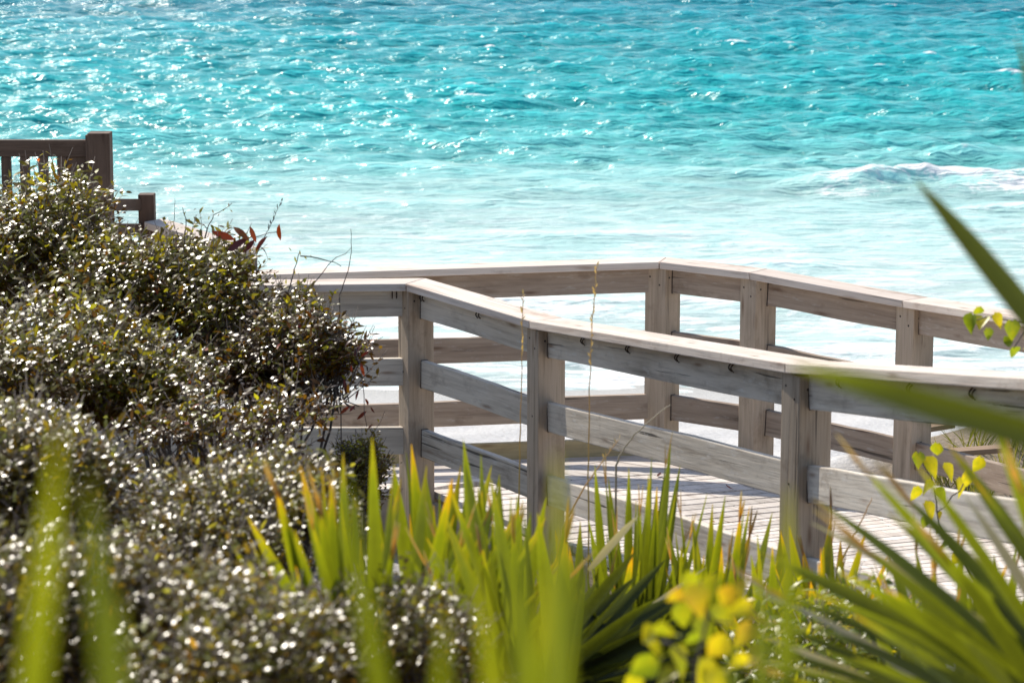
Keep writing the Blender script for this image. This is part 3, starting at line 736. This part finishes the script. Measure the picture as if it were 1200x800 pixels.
# ------------------------------------------------------------------ palmettos
TOCAM = Vector((0, -1, 0.25)).normalized()
def palmetto(label, base, fronds, group='saw palmettos', mat=PALM):
    """fronds: list of (hub, [(tip, width, t0, t1, tiptint, sag)], face)"""
    root = empty('palmetto', Vector((base.x, base.y, gz(base.x, base.y))), label, 'palmetto', group)
    for hub, blades, face, fm in fronds:
        mb = MB(); 
        fc = Vector((hub.x, hub.y, root.location.z))
        st = root.location + (fc - root.location) * 0.15
        mb.tube(curve(st, hub, 0.0, 6, 0.0, (hub - st).cross(Vector((0, 1, 0))) * 0.05), 0.010, 0.006, 6, 0.3, 0.45)
        for tip, wd, t0, t1, tt, sag in blades:
            fv = (face + rv() * 0.35).normalized()
            if random.random() < 0.3 and tt > 0.7:      # the withered thread left at a split tip
                ex = (tip - hub).normalized()
                for sg in (-1, 1):
                    e1 = tip + ex * random.uniform(0.03, 0.09) + rv() * 0.012
                    mb.blade(tip - ex * 0.03, e1, wd * 0.22, fv, n=4, t0=0.91, t1=0.96, tip=1.0)
            hb = hub + Vector((random.uniform(-0.05, 0.05), random.uniform(-0.04, 0.04), random.uniform(-0.03, 0.03)))
            mb.blade(hb, tip, wd, fv, sag=sag, fold=random.uniform(0.15, 0.5), t0=t0, t1=t1, tip=tt, tipstart=random.uniform(0.8, 0.93), n=12, wpos=0.4)
        mb.build('frond', fm or mat, root)
    return root
def fan(hubpx, Z, tips, w=0.034, t0=(0.2, 0.34), t1=(0.45, 0.62), tt=(0.7, 0.92), sag=0.0, face=TOCAM, dz=0.25, mat=None):
    hub = at(hubpx[0], hubpx[1], Z)
    bl = []
    for t in tips:
        px, py = t[0], t[1]; ww = t[2] if len(t) > 2 else w; z = Z + (t[3] if len(t) > 3 else random.uniform(-dz, dz))
        bl.append((at(px, py, z), ww * random.uniform(0.9, 1.1), random.uniform(*t0), random.uniform(*t1), random.uniform(*tt), sag + random.uniform(-0.02, 0.02)))
    if 5 < Z < 8.5 and mat is None:           # narrower leaflets between the long ones, leaning across them
        for t in tips:
            for _ in range(2):
                bl.append((at(t[0] + random.uniform(-38, 38), t[1] + random.uniform(5, 85), Z + random.uniform(-dz, dz)), (t[2] if len(t) > 2 else w) * random.uniform(0.45, 0.7),
                           max(0, random.uniform(*t0) - 0.1), max(0.05, random.uniform(*t1) - random.uniform(0, 0.22)), random.uniform(*tt), sag + random.uniform(-0.05, 0.03)))
    return (hub, bl, face, mat)

palmetto('palmetto clump with yellow tipped upright blades before the left railing post', at(480, 900, 7.0), [
    fan((430, 920), 5.4, [(322, 566), (352, 545), (272, 638), (402, 530), (436, 512), (375, 590), (290, 605), (415, 580), (345, 620), (300, 670), (388, 560)], w=0.0313, t1=(0.5, 0.66), tt=(0.66, 0.86)),
    fan((440, 960), 6.2, [(585, 572), (612, 590), (640, 605), (560, 610), (530, 560), (655, 650), (600, 640), (500, 545), (470, 560)], w=0.0349, t1=(0.48, 0.66), tt=(0.5, 0.85)),
    fan((640, 960), 6.0, [(545, 545), (520, 600), (575, 560), (600, 620), (500, 630), (630, 600), (665, 620), (480, 650), (560, 660)], w=0.0368, t0=(0.2, 0.3), t1=(0.4, 0.6), tt=(0.5, 0.85)),
    fan((505, 930), 7.2, [(482, 520), (500, 560), (540, 545), (520, 600), (552, 590), (470, 590), (576, 545), (445, 600), (461, 545), (530, 560)], w=0.0405, tt=(0.55, 0.86)),
    fan((590, 930), 6.8, [(585, 555), (606, 580), (598, 610), (640, 582), (622, 600), (560, 570), (540, 610), (543, 515), (655, 640)], w=0.0368, tt=(0.5, 0.85)),
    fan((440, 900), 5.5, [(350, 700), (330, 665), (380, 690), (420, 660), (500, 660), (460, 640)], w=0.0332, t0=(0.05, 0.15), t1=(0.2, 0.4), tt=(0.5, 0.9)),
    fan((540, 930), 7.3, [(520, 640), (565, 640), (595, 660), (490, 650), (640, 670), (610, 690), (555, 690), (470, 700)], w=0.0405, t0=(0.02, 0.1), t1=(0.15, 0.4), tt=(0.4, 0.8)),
])
palmetto('palmetto with narrow upright green blades before the middle of the nearer railing', at(740, 900, 8.2), [
    fan((735, 900), 8.2, [(697, 545), (713, 560), (737, 548), (760, 556), (786, 520), (770, 570), (720, 600), (797, 545), (690, 610), (748, 590), (779, 600)], w=0.0313, t1=(0.4, 0.58), tt=(0.45, 0.8)),
    fan((820, 900), 8.0, [(835, 590), (850, 580), (812, 610), (868, 600), (880, 620), (798, 640), (846, 640), (782, 620), (905, 600), (860, 650), (825, 650)], w=0.0332, t1=(0.45, 0.66), tt=(0.55, 0.88)),
    fan((690, 900), 8.1, [(650, 620), (668, 640), (700, 660), (640, 660), (720, 690), (742, 640), (680, 610)], w=0.0368, t0=(0.1, 0.25), t1=(0.35, 0.55)),
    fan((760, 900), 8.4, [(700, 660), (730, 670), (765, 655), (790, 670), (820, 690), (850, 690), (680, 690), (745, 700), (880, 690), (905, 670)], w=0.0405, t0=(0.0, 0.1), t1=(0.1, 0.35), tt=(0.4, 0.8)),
])
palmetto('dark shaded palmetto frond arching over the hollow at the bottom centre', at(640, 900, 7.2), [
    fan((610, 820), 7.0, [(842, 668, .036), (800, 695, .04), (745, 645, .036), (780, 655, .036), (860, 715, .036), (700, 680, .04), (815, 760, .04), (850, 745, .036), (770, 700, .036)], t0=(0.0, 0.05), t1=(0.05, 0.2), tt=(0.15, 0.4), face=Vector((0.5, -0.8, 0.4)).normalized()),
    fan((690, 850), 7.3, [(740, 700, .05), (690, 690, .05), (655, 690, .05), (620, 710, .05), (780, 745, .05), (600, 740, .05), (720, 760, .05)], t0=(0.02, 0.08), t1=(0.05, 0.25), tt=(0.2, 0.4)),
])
palmetto('orange tipped palmetto by the foot of the right railing post', at(960, 860, 8.0), [
    fan((965, 850), 8.0, [(965, 640), (985, 632), (1015, 620), (1002, 660), (940, 640), (925, 615), (975, 600), (1040, 650), (950, 680), (1025, 690), (1060, 690)], w=0.0332, t0=(0.3, 0.5), t1=(0.6, 0.78), tt=(0.7, 0.9)),
    fan((900, 870), 7.8, [(880, 650), (905, 640), (925, 655), (860, 670), (893, 690), (940, 700), (915, 620), (848, 700)], w=0.0332, t0=(0.3, 0.45), t1=(0.5, 0.76), tt=(0.55, 0.88)),
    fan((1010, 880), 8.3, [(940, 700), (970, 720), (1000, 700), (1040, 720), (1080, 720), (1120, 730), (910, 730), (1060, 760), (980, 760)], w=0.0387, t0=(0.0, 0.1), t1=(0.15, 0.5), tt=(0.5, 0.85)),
])
palmetto('short green palmetto at the right edge beside the walkway behind the blurred long fronds', at(1130, 860, 6.6), [
    fan((1110, 900), 6.6, [(1040, 650), (1072, 640), (1095, 660), (1125, 640), (1010, 700), (1150, 670), (1060, 700), (1180, 660)], w=0.028, t1=(0.4, 0.62), tt=(0.6, 0.88)),
    fan((1180, 880), 6.9, [(1130, 690), (1165, 650), (1190, 640), (1215, 650), (1100, 720), (1150, 720)], w=0.028, t1=(0.35, 0.55), tt=(0.5, 0.85)),
])
palmetto('blurred palmetto fanning in from the lower right corner with long blades', at(1330, 900, 4.0), [
    fan((1340, 920), 3.9, [(893, 648, .028), (960, 588, .020), (1008, 545, .019), (1060, 580, .024), (1110, 520, .025), (1160, 480, .025), (1010, 640, .024), (935, 690, .020), (1190, 560, .024), (1040, 600, .020), (1090, 640, .024), (1075, 545, .018), (1140, 560, .02), (985, 670, .02)], t0=(0.18, 0.34), t1=(0.36, 0.58), tt=(0.7, 0.88), sag=0.03, dz=0.35),
    fan((1330, 960), 3.7, [(880, 720, .016), (870, 752, .014), (890, 775, .014), (960, 760, .019), (900, 690, .016), (1000, 720, .022), (1040, 690, .023), (1100, 640, .024), (1060, 790, .021), (940, 730, .016), (1000, 770, .016), (1120, 740, .023), (1150, 680, .02), (910, 790, .014)], t0=(0.08, 0.26), t1=(0.2, 0.48), tt=(0.5, 0.88), sag=0.04, dz=0.35),
    fan((1345, 545), 3.0, [(1072, 210, .028), (1192, 45, .018)], t0=(0.12, 0.2), t1=(0.18, 0.28), tt=(0.25, 0.35), sag=0.0, dz=0.1),
    fan((1440, 575), 1.7, [(925, 426, .020)], t0=(0.12, 0.18), t1=(0.25, 0.35), tt=(0.62, 0.68), sag=-0.01, dz=0.05),
    fan((1340, 940), 4.2, [(985, 605, .022), (950, 612, .018), (1075, 700, .022), (1130, 580, .02), (1030, 560, .014)], t0=(0.2, 0.4), t1=(0.3, 0.6), tt=(0.8, 1.0), sag=0.06, mat=DRYB),
    fan((1330, 990), 4.1, [(885, 742, .016), (870, 770, .014), (910, 700, .014), (980, 740, .018)], t0=(0.4, 0.6), t1=(0.4, 0.8), tt=(0.8, 1.0), sag=0.05, mat=DRYB),
])
palmetto('leftmost blurred palmetto blade close to the camera', at(110, 1250, 1.05), [
    fan((118, 1250), 1.05, [(70, 500, .0105), (104, 560, .0115), (140, 700, .009)], t0=(0.4, 0.5), t1=(0.55, 0.66), tt=(0.66, 0.7), dz=0.05),
], group='blurred palmettos close to the camera')
palmetto('blurred single palmetto blade close to the camera in front of the silvery shrub', at(400, 1250, 1.25), [
    fan((398, 1250), 1.25, [(402, 560, .0095)], t0=(0.3, 0.35), t1=(0.4, 0.5), tt=(0.5, 0.6), dz=0.03),
], group='blurred palmettos close to the camera')
palmetto('blurred palmetto with several broad blades close to the camera at the bottom centre', at(610, 1250, 1.3), [
    fan((610, 1250), 1.3, [(652, 530, .0105), (606, 590, .010), (560, 650, .011), (520, 720, .010), (690, 640, .010), (640, 680, .012), (600, 700, .0115)], t0=(0.42, 0.5), t1=(0.5, 0.6), tt=(0.62, 0.68), dz=0.12),
], group='blurred palmettos close to the camera')
palmetto('blurred slim palmetto blade right of the yellow vine leaves', at(880, 1200, 1.7), [
    fan((880, 1200), 1.7, [(925, 570, .012), (896, 650, .012), (855, 720, .011)], t0=(0.4, 0.5), t1=(0.5, 0.58), tt=(0.6, 0.68), dz=0.08),
], group='blurred palmettos close to the camera')

# pale dry blades lying across the palmettos
def strip(name, label, cat, pts, Z, wd, mat, t=(0.5, 0.9)):
    p = [at(*q, Z) for q in pts]
    mb = MB(); mb.blade(p[0], p[1], wd, (TOCAM + rv() * 0.3).normalized(), sag=0.02, t0=t[0], t1=t[1], tip=t[1])
    base = p[0]; o = mb.build(name, mat, None, base)
    return tag(o, label, cat)
strip('dry_leaf', 'short white dry leaf blade leaning right over the palmetto before the railing', 'dry leaf', [(690, 668), (748, 604)], 7.8, 0.022, DRYB)
strip('dry_leaf', 'long pale dry leaf blade slanting across the dark frond at the bottom centre', 'dry leaf', [(655, 800), (828, 664)], 7.6, 0.016, DRYB)

# ------------------------------------------------------------------ grass stalks
def stalk(label, base, top, Z, seed_len, bow=0.0, seeds=True, r=0.0022, mat=OATS):
    rnd = random.Random(sum(map(ord, label)))
    p0 = at(*base, Z); p1 = at(*top, Z); mb = MB()
    g0 = Vector((p0.x, p0.y, gz(p0.x, p0.y)))
    pts = [g0] + curve(p0, p1, 0, 14, 0.002, Vector((bow, 0, 0)))
    mb.tube(pts, r * 1.3, r * 0.5, 5, 0.1, 0.9)
    if seeds:
        n = int(seed_len / 0.011)
        for i in range(n):
            f = 1 - seed_len / (p1 - p0).length * i / n
            k = min(13.999, f * 14); c = pts[1 + int(k)].lerp(pts[min(15, 2 + int(k))], k - int(k))
            d = (Vector((rnd.uniform(-1, 1), rnd.uniform(-1, 1), 1.6))).normalized()
            mb.leaf(c, d, rv(), rnd.uniform(0.014, 0.024), 0.006, rnd.uniform(0.5, 1.0))
    o = mb.build('sea_oat', mat, None, g0)
    return tag(o, label, 'grass stalk', 'dry grass stalks')
stalk('tall straw coloured seed stalk rising in front of the nearer railing top', (690, 600), (699, 312), 9.2, 0.34, -0.01)
stalk('thinner straw stalk just left of the second railing post', (608, 590), (613, 345), 9.6, 0.22, 0.0)
stalk('bent pale grass stem arching right before the middle railing boards', (722, 545), (786, 474), 9.5, 0.05, -0.03, False, 0.003, DRYB)
stalk('pale dry grass stem leaning right by the small flower heads', (660, 620), (725, 515), 9.0, 0.08, -0.015, True, 0.003)
stalk('thin straw stem leaning right at the third railing post foot', (985, 660), (1022, 583), 8.6, 0.03, 0.0, False, 0.003)
stalk('thin curved bare stem sticking up over the left end of the farther railing', (398, 345), (411, 268), 12.0, 0.03, 0.02, False, 0.002, BARK)
stalk('feathery thin stem above the reddish leaves on the shrub', (300, 300), (330, 236), 11.8, 0.14, 0.0, True, 0.0016, BARK)
stalk('thin bare stem above the shrub right of the short stair post', (203, 290), (205, 232), 11.9, 0.08, 0.0, False, 0.0016, BARK)

# ------------------------------------------------------------------ vines and coloured leaves
def vine(name, label, cat, Z, leaves, stems, mat, size, tint, heart=True, dz=0.1):
    p = at(*stems[0][0], Z)
    root = empty(name, p, label, cat)
    mb = MB()
    for s in stems:
        pts = [at(q[0], q[1], Z) for q in s]
        mb.tube([v for a, b in zip(pts[:-1], pts[1:]) for v in (a, a.lerp(b, 0.35) + rv() * 0.006, a.lerp(b, 0.7) + rv() * 0.006)] + [pts[-1]], 0.0030, 0.0014, 5)
    mb.build('stem', BARK, root)
    for q in leaves:
        lm = MB(); c = at(q[0], q[1], Z + random.uniform(-dz, dz)); s = size * (q[2] if len(q) > 2 else 1) * random.uniform(0.85, 1.15)
        d = Vector((random.uniform(-0.7, 0.7), random.uniform(-0.5, 0.5), random.uniform(-1, -0.1)))
        nr = (Vector((0, -0.7, 0.6)) + rv() * 0.5).normalized()
        lm.leaf(c - d.normalized() * s * 0.5, d, nr, s, s * (0.85 if heart else 0.3), random.uniform(*tint), random.uniform(0.1, 0.55), heart)
        lm.build('leaf', mat, root)
    return root
vine('vine', 'yellow green climbing vine with rounded leaves before the lower boards at right', 'vine', 8.8,
     [(1076, 540), (1092, 548), (1098, 528, .8), (1072, 580), (1085, 572), (1104, 580, .9), (1090, 600), (1112, 555), (1125, 572), (1084, 612, .7), (1096, 622, .7), (1108, 640), (1120, 655, .8), (1134, 562), (1145, 545, .8), (1088, 635, .7), (1101, 605, .6)],
     [[(1150, 690), (1112, 640), (1098, 600), (1092, 560), (1078, 535)], [(1098, 600), (1125, 575), (1140, 550)]], VINE, 0.058, (0.15, 0.78))
vine('vine', 'yellow leaved twig hanging over the railing cap at the right edge', 'vine', 8.0,
     [(1137, 380), (1150, 378), (1158, 392, .8), (1146, 366, .7), (1180, 400), (1190, 412), (1186, 388), (1196, 368), (1201, 392), (1170, 376, .8), (1210, 380), (1206, 405)],
     [[(1260, 420), (1205, 380), (1165, 372), (1138, 376)], [(1205, 380), (1188, 408)]], VINE, 0.048, (0.2, 0.72))
vine('vine', 'large bright yellow leaves glowing at the bottom centre', 'vine', 3.4,
     [(752, 782, 1.2), (770, 765, 1.2), (786, 742, 1.1), (800, 722), (818, 705, 1.1), (835, 690), (852, 700), (846, 722), (828, 738, 1.2), (810, 752), (795, 778, 1.2), (840, 760, 1.1),
      (858, 780, 1.2), (872, 745), (866, 715, .9), (780, 795), (825, 790, 1.2), (760, 745, .9), (812, 684, .9), (880, 770), (745, 800), (842, 800, 1.1), (790, 700, .9), (870, 690, .8)],
     [[(820, 880), (815, 780), (830, 720), (820, 690)], [(815, 780), (775, 750)], [(830, 720), (862, 730)]], VINE, 0.032, (0.38, 0.82), dz=0.25)
vine('leafy_twig', 'dark red wilting leaves hanging at the right edge of the dark shrub', 'twig', 11.2,
     [(408, 400, .9), (419, 408), (428, 414, .8), (424, 432), (412, 432, .7), (405, 452), (418, 462), (430, 470), (424, 486, 1.1), (431, 500), (413, 478, .7), (436, 480, .6), (404, 480)],
     [[(380, 400), (402, 396), (418, 410), (424, 440), (430, 500)], [(418, 430), (406, 460)]], REDLEAF, 0.050, (0.15, 0.75), heart=False)
vine('leafy_twig', 'long drooping dark red and green leaves on top of the shrub by the farther railing', 'twig', 11.8,
     [(262, 276, 1.5), (282, 272, 1.4), (276, 286, 1.7), (292, 288, 1.2), (305, 284, 1.2), (326, 273, 1.1), (312, 294, 1.0), (250, 288, 1.3), (296, 274)],
     [[(270, 328), (280, 298), (290, 278), (325, 272)], [(280, 298), (258, 278)]], REDLEAF, 0.072, (0.1, 0.98), heart=False)
vine('leafy_twig', 'bare thin twig with tiny leaves reaching up right of the stair post', 'twig', 11.9,
     [(216, 250, .6), (222, 258, .5), (245, 255, .5), (250, 248, .6), (262, 246, .5), (268, 240, .5), (240, 268, .6), (228, 245, .5), (213, 262, .5), (256, 252, .5), (234, 262, .4), (271, 247, .4)],
     [[(215, 300), (218, 265), (214, 243)], [(235, 300), (243, 268), (250, 252), (272, 238)], [(243, 268), (228, 258)]], LEAF, 0.034, (0.2, 0.6), heart=False)
vine('leafy_twig', 'spindly twigs with little green leaves beside the farther cap above the shrub', 'twig', 11.6,
     [(340, 292, .6), (352, 296, .6), (358, 302, .5), (346, 304, .7), (345, 318, .8), (352, 330, .8), (364, 300, .4), (335, 330, .7), (360, 340, .8), (322, 322, .7)],
     [[(335, 350), (345, 315), (352, 294)], [(352, 300), (385, 306), (400, 312)], [(330, 350), (360, 345), (385, 310), (412, 290)]], LEAF, 0.036, (0.4, 0.8), heart=False)

# ------------------------------------------------------------------ dune grass and timber step beyond the farther railing at right
def tuft(label, c, n, h, sd, kind_t=(0.1, 0.9)):
    rnd = random.Random(sd); mb = MB()
    g0 = Vector((c.x, c.y, gz(c.x, c.y)))
    for i in range(n):
        b = g0 + Vector((rnd.uniform(-.07, .07), rnd.uniform(-.07, .07), -0.01)); an = rnd.uniform(0, 6.28)
        t = b + Vector((math.cos(an) * rnd.uniform(.03, .22), math.sin(an) * rnd.uniform(.03, .22), h * rnd.uniform(.5, 1.1)))
        mb.blade(b, t, rnd.uniform(.005, .010), rv(), sag=0.05, n=5, t0=rnd.uniform(*kind_t), t1=rnd.uniform(*kind_t), tip=0.95)
    return tag(mb.build('grass_tuft', GRASS, None, g0), label, 'grass', 'dune grass beyond the farther railing')
gl = ['small grass tuft just right of the fourth farther post', 'grass tuft with pale blades beside the orange timber step', 'green grass tuft above the bright lower board at right',
      'dry grass tuft at the right edge beyond the farther railing', 'thin grass tuft high on the shaded dune at right', 'leaning grass tuft at the far right on the dune']
for k, (px, py, Z) in enumerate([(1098, 520, 16.4), (1125, 530, 16.2), (1150, 535, 16.0), (1185, 525, 16.3), (1140, 500, 17.0), (1195, 500, 16.8)]):
    p = at(px, py, Z); tuft(gl[k], p, 34, 0.26, k)
s0 = at(1092, 502, 16.6); s1 = at(1135, 497, 17.2)
st = empty('timber_step', s0, 'low orange brown timber steps half buried in the shaded dune at right', 'step')
board('step_board', at(1070, 504, 16.4), at(1112, 497, 16.6), 0.03, 0.10, W_STEP, st)
board('step_board', at(1100, 531, 15.9), at(1180, 525, 16.2), 0.03, 0.10, W_STEP, st)

# ------------------------------------------------------------------ dry leaf litter lying on the deck
for k in range(16):
    t = random.random(); e = random.uniform(0.12, 0.9)
    n0, f0, n1, f1 = (nd[1], fd[2], nd[2], fd[3]) if k % 2 else (nd[2], fd[3], nd[3], fd[4])
    p = n0.lerp(n1, t).lerp(f0.lerp(f1, t), e) + Vector((0, 0, 0.042))
    lm = MB(); d = Vector((random.uniform(-1, 1), random.uniform(-1, 1), 0.05))
    lm.leaf(p, d, Vector((random.uniform(-.4, .4), random.uniform(-.4, .4), 1)), random.uniform(0.03, 0.07), random.uniform(0.012, 0.022), random.uniform(0.2, 0.8), random.uniform(-0.5, 0.1))
    tag(lm.build('dry_leaf', REDLEAF, None, p), 'small dry reddish brown leaf lying on the deck planks', 'dry leaf', 'dry leaves scattered on the deck')
